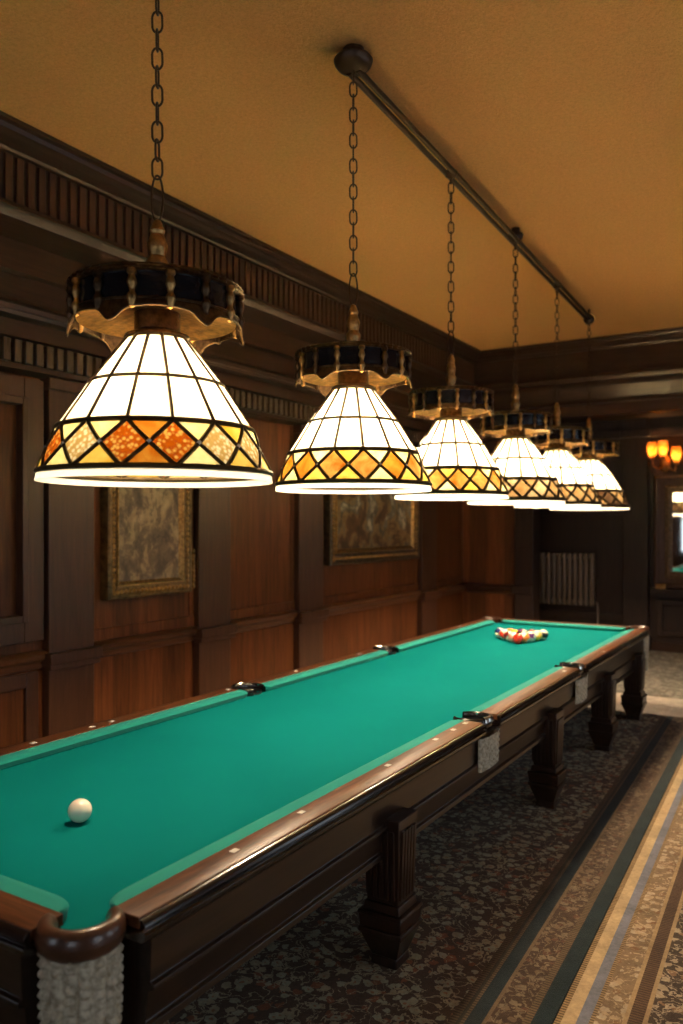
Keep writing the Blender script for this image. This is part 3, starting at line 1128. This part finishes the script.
    m.lathe([(.095, .735), (.20, .722), (.30, .702), (RR - .008, .694), (RR - .008, .686), (.30, .694), (.20, .714), (.095, .727)], (0, 0, 0), 56)
    m.v = [W(p) for p in m.v]
    m.build('soffit', M['gold'], cp)
    m = MB()
    m.lathe([(RR - .012, .808), (RR + .012, .808), (RR + .020, .814), (RR + .018, .822), (RR + .024, .827), (RR + .019, .835), (RR + .004, .838), (RR - .012, .832), (RR - .012, .808)], (0, 0, 0), 144, 0, 0, 2 * PI, True,
            lambda r, z, a: r + (.005 * math.sin(a * 48) if r > RR + .01 else 0))
    m.v = [W(p) for p in m.v]
    m.build('top_rim', M['bronze'], cp)
    m = MB()
    NS = 6
    def skirt(uu, v):
        a = 2 * PI * uu
        sc = abs(math.cos((a - view - R(31)) * NS / 2))
        sc = .22 * sc ** 2 + .78 * sc ** 16
        zt = .700
        zb = .676 - amp * sc
        z = zt + (zb - zt) * v
        r = RR + .004 + .022 * v * (.3 + .7 * sc)
        return W((r * math.cos(a), r * math.sin(a), z))
    m.grid(skirt, 224, 5, 0, True, True)
    m.tube([skirt(i / 224, 1) for i in range(224)], .0055 * D, 6, 0, True)
    m.tube([W(((RR + .006) * math.cos(2 * PI * i / 60), (RR + .006) * math.sin(2 * PI * i / 60), .703)) for i in range(60)], .006 * D, 6, 0, True)
    m.build('scalloped_skirt', M['bronze'], cp)
    for k in range(NP):
        a = ph + k * st
        m = MB()
        c = ((RR + .010) * math.cos(a), (RR + .010) * math.sin(a), -.088)
        m.lathe([(.0, .905), (.018, .90), (.020, .885), (.012, .875), (.017, .862), (.020, .845), (.013, .828), (.011, .812), (.018, .80), (.021, .785), (.014, .77), (.012, .752), (.0, .744)], c, 12)
        m.v = [W(p) for p in m.v]
        m.build('post', M['gold'] if k % 2 == 0 else M['bronze'], cp)
    # finial and wire loop
    m = MB()
    m.lathe([(.075, .828), (.070, .85), (.040, .865), (.034, .90), (.045, .925), (.048, .95), (.034, .975), (.040, 1.0), (.044, 1.025), (.036, 1.05), (.028, 1.07), (.034, 1.085), (.024, 1.11), (.016, 1.13), (.0, 1.138)], (0, 0, 0), 20)
    m.v = [W(p) for p in m.v]
    m.build('finial', M['gold'], root)
    # bulb in its socket
    m = MB(); m.sphere(W((0, 0, .30)), .056, 20, 12)
    m.build('bulb', bulb_mat(power), root)
    m = MB(); m.lathe([(.0, .63), (.05, .62), (.045, .40), (.035, .37), (0, .368)], (0, 0, 0), 20)
    m.v = [W(p) for p in m.v]
    m.build('socket', M['gold'], root)
    # chain
    z = C[2] + 1.125 * D * zs
    m = MB()
    lh = .085
    m.tube([(x + .021 * math.cos(2 * PI * i / 24) * CY, y + .021 * math.cos(2 * PI * i / 24) * SY, z + lh + lh * math.sin(2 * PI * i / 24)) for i in range(24)], .0042, 6, 0, True)
    ch = m.build('chain', M['iron'], root)
    z += 2 * lh - .008
    z0 = z + .033
    nl = max(1, int(round((ztop - .03 - z0) / LINKP)))
    pit = (ztop - .03 - z0) / nl
    for i in range(nl + 1):
        o = bpy.data.objects.new('link', LINKM)
        COL.objects.link(o)
        o.parent = ch
        o.location = (0, 0, z0 + i * pit - C[2])
        o.rotation_euler = (0, 0, YAW + (0 if i % 2 == 0 else PI / 2) + rnd.uniform(-.15, .15))
    if canopy:
        m = MB()
        m.lathe([(0, -.075), (.02, -.07), (.03, -.055), (.07, -.045), (.085, -.03), (.09, 0)], (x, y, ZC), 28)
        m.build('canopy', M['iron'], root)
    return root

BEAMZ = 4.15
A2 = Vector(world(353.3, 4.14)); A6 = Vector(world(589, 9.13))
def on_beam(u):
    """where the rail crosses photo column u"""
    k = (u - 341.5) / F
    d = A6 - A2
    # ray direction on the ground: world(u,1)
    e = Vector(world(u, 1))
    den = d.x * e.y - d.y * e.x
    t = (-(A2.x * e.y) + A2.y * e.x) / den
    return A2 + d * t
lamp(157.3, 2.92, .845, 'hammered', ZC - .06, 'largest nearest hanging lamp with hammered amber diamond panes, hung on its own chain', True, None, .5)
P = {u: on_beam(u) for u in (451, 515.5, 557)}
lamp(353.3, 4.14, .81, 'amber', BEAMZ, 'amber diamond hanging lamp under the round canopy, first on the ceiling rail', False, tuple(A2), .8, 1.05, .045, 1.15)
lamp(451, 5.28, .76, 'pale', BEAMZ, 'hanging lamp with amber diamonds and yellow triangles, second along the ceiling rail', False, tuple(P[451]), .95, 1.12, .012, 1.45)
lamp(515.5, 6.49, .80, 'tan', BEAMZ, 'hanging lamp with tan band below the bracket halfway along the ceiling rail', False, tuple(P[515.5]), 1.15, 1.10, .012, 1.7)
lamp(557, 7.93, .83, 'tan', BEAMZ, 'tan banded hanging lamp, second from the far end of the ceiling rail', False, tuple(P[557]), 1.2, 1.09, .012, 1.8)
lamp(589, 9.13, .88, 'brown', BEAMZ, 'farthest hanging lamp with dark brown band, at the end of the ceiling rail', False, tuple(A6), 1.15, 1.05, .012, 1.8)

# ceiling rail
d = (A6 - A2).normalized()
nrm = Vector((-d.y, d.x))
root = empty('ceiling_rail', (A2.x, A2.y, ZC), 'dark iron twin rod rail carrying five lamp chains under the ceiling', 'rail')
for s_ in (1, -1):
    m = MB()
    a = A2 + nrm * s_ * .026; b = A6 + nrm * s_ * .026
    m.tube([(a.x, a.y, BEAMZ), ((a.x + b.x) / 2, (a.y + b.y) / 2, BEAMZ), (b.x, b.y, BEAMZ)], .017, 10)
    m.build('rod', M['iron'], root)
for pt, big in ((A2, 1), (P[515.5], 0)):
    m = MB()
    k = 1.0 if big else .62
    m.lathe([(0, -.118), (.045, -.114), (.08 * k, -.098), (.096 * k, -.078), (.102 * k, -.058), (.094 * k, -.046), (.06 * k, -.038), (.055 * k, -.0), (0, 0)], (pt.x, pt.y, ZC), 32)
    m.build('canopy', M['iron'], root)
for u in (451, 557):
    m = MB(); p = P[u]
    m.sphere((p.x, p.y, BEAMZ), .045, 16, 10, 0, 1, 1, .7)
    m.build('coupling', M['iron'], root)
m = MB(); m.sphere((A6.x, A6.y, BEAMZ), .062, 20, 12)
m.build('end_ball', M['iron'], root)
m = MB(); m.tube([(A6.x, A6.y, BEAMZ), (A6.x, A6.y, ZC)], .014, 8)
m.build('stem', M['iron'], root)

# ------------------------------------------------------------------ pictures on the left wall
def picture(y0, y1, z0, z1, art, label, matF, fw, scroll=False):
    xw = XL + .004
    root = empty('framed_painting', (xw, (y0 + y1) / 2, z0), label, 'picture', 'oil paintings on the left wall')
    def fr(m, a0, a1, b0, b1, prof):
        """mitred frame; prof = [(inset, height off the wall)]"""
        rings = []
        for ins, hh in prof:
            rings.append([(xw + hh, a0 + ins, b0 + ins), (xw + hh, a1 - ins, b0 + ins), (xw + hh, a1 - ins, b1 - ins), (xw + hh, a0 + ins, b1 - ins)])
        v = [p for r_ in rings for p in r_]
        n = len(rings)
        f = [(i * 4 + k, i * 4 + (k + 1) % 4, (i + 1) * 4 + (k + 1) % 4, (i + 1) * 4 + k) for i in range(n - 1) for k in range(4)]
        m.add(v, f)
    m = MB()
    fr(m, y0, y1, z0, z1, [(0, .002), (0, .085), (.012, .097), (.03, .098), (.045, .085), (fw * .72, .075)])
    m.build('outer_moulding', matF, root)
    m = MB()
    fr(m, y0, y1, z0, z1, [(fw * .72, .075), (fw * .74, .088), (fw * .82, .088), (fw * .86, .07), (fw, .055)])
    m.build('gilt_liner', M['gold'], root)
    m = MB()
    # beaded inner edge and leaf ornaments on the moulding
    n = int((y1 - y0) / .045)
    for i in range(n):
        yy = y0 + .03 + (y1 - y0 - .06) * (i + .5) / n
        for zz in (z0 + fw * .42, z1 - fw * .42):
            m.sphere((xw + .086, yy, zz), .017, 8, 5, 0, .8, 1.2, 1)
    n = int((z1 - z0) / .045)
    for i in range(n):
        zz = z0 + .03 + (z1 - z0 - .06) * (i + .5) / n
        for yy in (y0 + fw * .42, y1 - fw * .42):
            m.sphere((xw + .086, yy, zz), .017, 8, 5, 0, .8, 1, 1.2)
    m.build('carved_ornament', M['gold'], root)
    m = MB(); m.box(xw + .03, xw + .055, y0 + fw * .9, y1 - fw * .9, z0 + fw * .9, z1 - fw * .9)
    m.build('canvas', art, root)
    m = MB(); m.box(xw + .0, xw + .03, y0 + .02, y1 - .02, z0 + .02, z1 - .02)
    m.build('backing', M['leg'], root)
    if scroll:
        m = MB()
        for i in range(8):
            m.sphere((xw + .085, y1 + .014, z0 + .05 + i * .042), .022, 8, 6, 0, 1, .8, 1.2)
        m.build('corner_scroll', M['gold'], root)
M['frame_a'] = plain('worn_gilt_frame', (.20, .12, .05), .4, .7, (60, .5, .006), vary=.5, vscale=25)
M['frame_b'] = plain('dull_gilt_frame', (.13, .08, .045), .4, .6, (60, .4, .006), vary=.5, vscale=25)
picture(4.20, 5.12, 1.235, 2.30, M['art_a'], 'upright sepia painting in worn gilt frame behind the nearest lamp', M['frame_a'], .13, True)
picture(7.32, 9.50, 1.36, 2.36, M['art_b'], 'wide dark painting in dull gilt frame behind the second lamp', M['frame_b'], .17)

# ------------------------------------------------------------------ alcove things
# radiator
rx0, rx1, rz0, rz1, ry = -3.84, -2.96, .60, 1.38, YA - .12
root = empty('radiator', ((rx0 + rx1) / 2, ry, rz0), 'ribbed metal column radiator on the dark alcove wall behind the table end', 'radiator')
n = 11
pit = (rx1 - rx0) / n
for i in range(n):
    x = rx0 + (i + .5) * pit
    m = MB()
    w = pit * .34
    prof = [(ry - .05, rz0), (ry + .05, rz0), (ry + .06, rz0 + .02), (ry + .06, rz1 - .02), (ry + .05, rz1), (ry - .05, rz1), (ry - .06, rz1 - .02), (ry - .06, rz0 + .02)]
    m.prism(prof, x - w, x + w, 'x')
    m.build('column', M['steel'], root, .012)
for z in (rz0 + .06, rz1 - .06):
    m = MB(); m.tube([(rx0 + .02, ry, z), (rx1 - .02, ry, z)], .03, 10)
    m.build('header_pipe', M['steel'], root)
m = MB(); m.tube([(rx1 - .03, ry, rz0 + .06), (rx1 + .03, ry, rz0 + .05), (rx1 + .04, ry, rz0 - .02), (rx1 + .04, ry, 0)], .014, 8)
m.build('supply_pipe', M['steel'], root)
for x in (rx0 + .18, rx1 - .18):
    m = MB(); m.box(x - .02, x + .02, ry - .0, YA - .022, rz1 - .12, rz1 - .08)
    m.build('bracket', M['iron'], root)

# mirror
mx0, mx1, mz0, mz1 = -2.14, -.75, .905, 2.50
my = YA
root = empty('wall_mirror', ((mx0 + mx1) / 2, my, mz0), 'tall dark framed mirror on the alcove ledge at the right edge, with gilt inner border', 'mirror')
def xframe(m, a0, a1, b0, b1, prof):
    v = []
    for ins, hh in prof:
        v += [(a0 + ins, my - hh, b0 + ins), (a1 - ins, my - hh, b0 + ins), (a1 - ins, my - hh, b1 - ins), (a0 + ins, my - hh, b1 - ins)]
    m.add(v, [(i * 4 + k, i * 4 + (k + 1) % 4, (i + 1) * 4 + (k + 1) % 4, (i + 1) * 4 + k) for i in range(len(prof) - 1) for k in range(4)])
m = MB(); xframe(m, mx0, mx1, mz0, mz1, [(0, 0), (0, .10), (.02, .12), (.05, .12), (.07, .10), (.12, .095), (.14, .075)])
m.build('frame', M['darkz'], root)
m = MB(); xframe(m, mx0, mx1, mz0, mz1, [(.14, .075), (.16, .085), (.19, .08), (.24, .05)])
m.build('gilt_border', M['frame_b'], root)
m = MB(); m.box(mx0 + .22, mx1 - .22, my - .05, my - .03, mz0 + .22, mz1 - .22)
m.build('mirror_glass', M['mirror'], root)
m = MB(); m.box(mx0 + .03, mx1 - .03, my - .03, my, mz0 + .03, mz1 - .03)
m.build('backing', M['leg'], root)

# wall lights
def sconce(px, py, pz, rz, label, bulbmat):
    """rz turns a light built for the back wall (facing -y)"""
    root = empty('wall_sconce', (px, py, pz), label, 'wall light')
    c, s_ = math.cos(rz), math.sin(rz)
    def T_(p): return (px + c * p[0] - s_ * p[1], py + s_ * p[0] + c * p[1], pz + p[2])
    def put(m, name, mat, par):
        m.v = [T_(p) for p in m.v]
        return m.build(name, mat, par)
    m = MB(); m.sphere((0, -.034, -.06), .09, 20, 12, 0, .8, .35, 1.4)
    put(m, 'backplate', M['gold'], root)
    for dx, dy, dz in ((-.155, -.16, .01), (0, -.22, .02), (.165, -.16, -.065)):
        tip = (dx, dy, dz)
        m = MB()
        m.tube([(dx * .1, -.05, -.06), (dx * .45, dy * .7, -.15), (dx * .9, dy, -.12 + dz), tip], .011, 8)
        m.lathe([(0, -.03), (.03, -.025), (.045, 0), (.03, .012)], tip, 16)
        ar = put(m, 'arm', M['gold'], root)
        m = MB()
        m.lathe([(.034, .008), (.052, .05), (.064, .11), (.066, .17), (.060, .225), (.058, .225), (.063, .17), (.061, .11), (.049, .05), (.032, .012)], tip, 24)
        put(m, 'glass_cup', M['g_sconce'], ar)
        m = MB(); m.sphere((tip[0], tip[1], tip[2] + .10), .024, 12, 8, 0, 1, 1, 1.5)
        put(m, 'bulb', bulbmat, ar)
sconce(-2.0, YA, 2.74, 0, 'wall light with three glowing amber glass cups above the mirror', M['sconcebulb'])
# small gilt box on the ledge
bx, by = -2.04, YA - .14
root = empty('gilt_casket', (bx, by, .90), 'small gilt casket on the alcove ledge at the foot of the mirror', 'box')
m = MB(); m.frustum(bx, by, .90, .955, .018, .018)
m = MB()
m.box(bx - .065, bx + .065, by - .017, by + .017, .90, .945)
m.build('body', M['gold'], root, .005)
m = MB(); m.prism([(by - .02, .945), (by + .02, .945), (by + .012, .968), (by - .012, .968)], bx - .07, bx + .07, 'x')
m.build('lid', M['gold'], root, .003)

# ------------------------------------------------------------------ sky outside the windows, render settings
w = bpy.data.worlds.new('sky')
SC.world = w
w.use_nodes = True
bg = w.node_tree.nodes['Background']
bg.inputs[0].default_value = (.80, .90, 1, 1)
bg.inputs[1].default_value = 2.3
SC.view_settings.view_transform = 'Standard'
SC.view_settings.look = 'None'
SC.view_settings.gamma = 1
SC.view_settings.exposure = 0
SC.view_settings.use_curve_mapping = False
SC.cycles.use_denoising = True
SC.cycles.max_bounces = 10
SC.cycles.diffuse_bounces = 5
SC.cycles.sample_clamp_indirect = 0
SC.cycles.caustics_reflective = False
SC.cycles.caustics_refractive = False
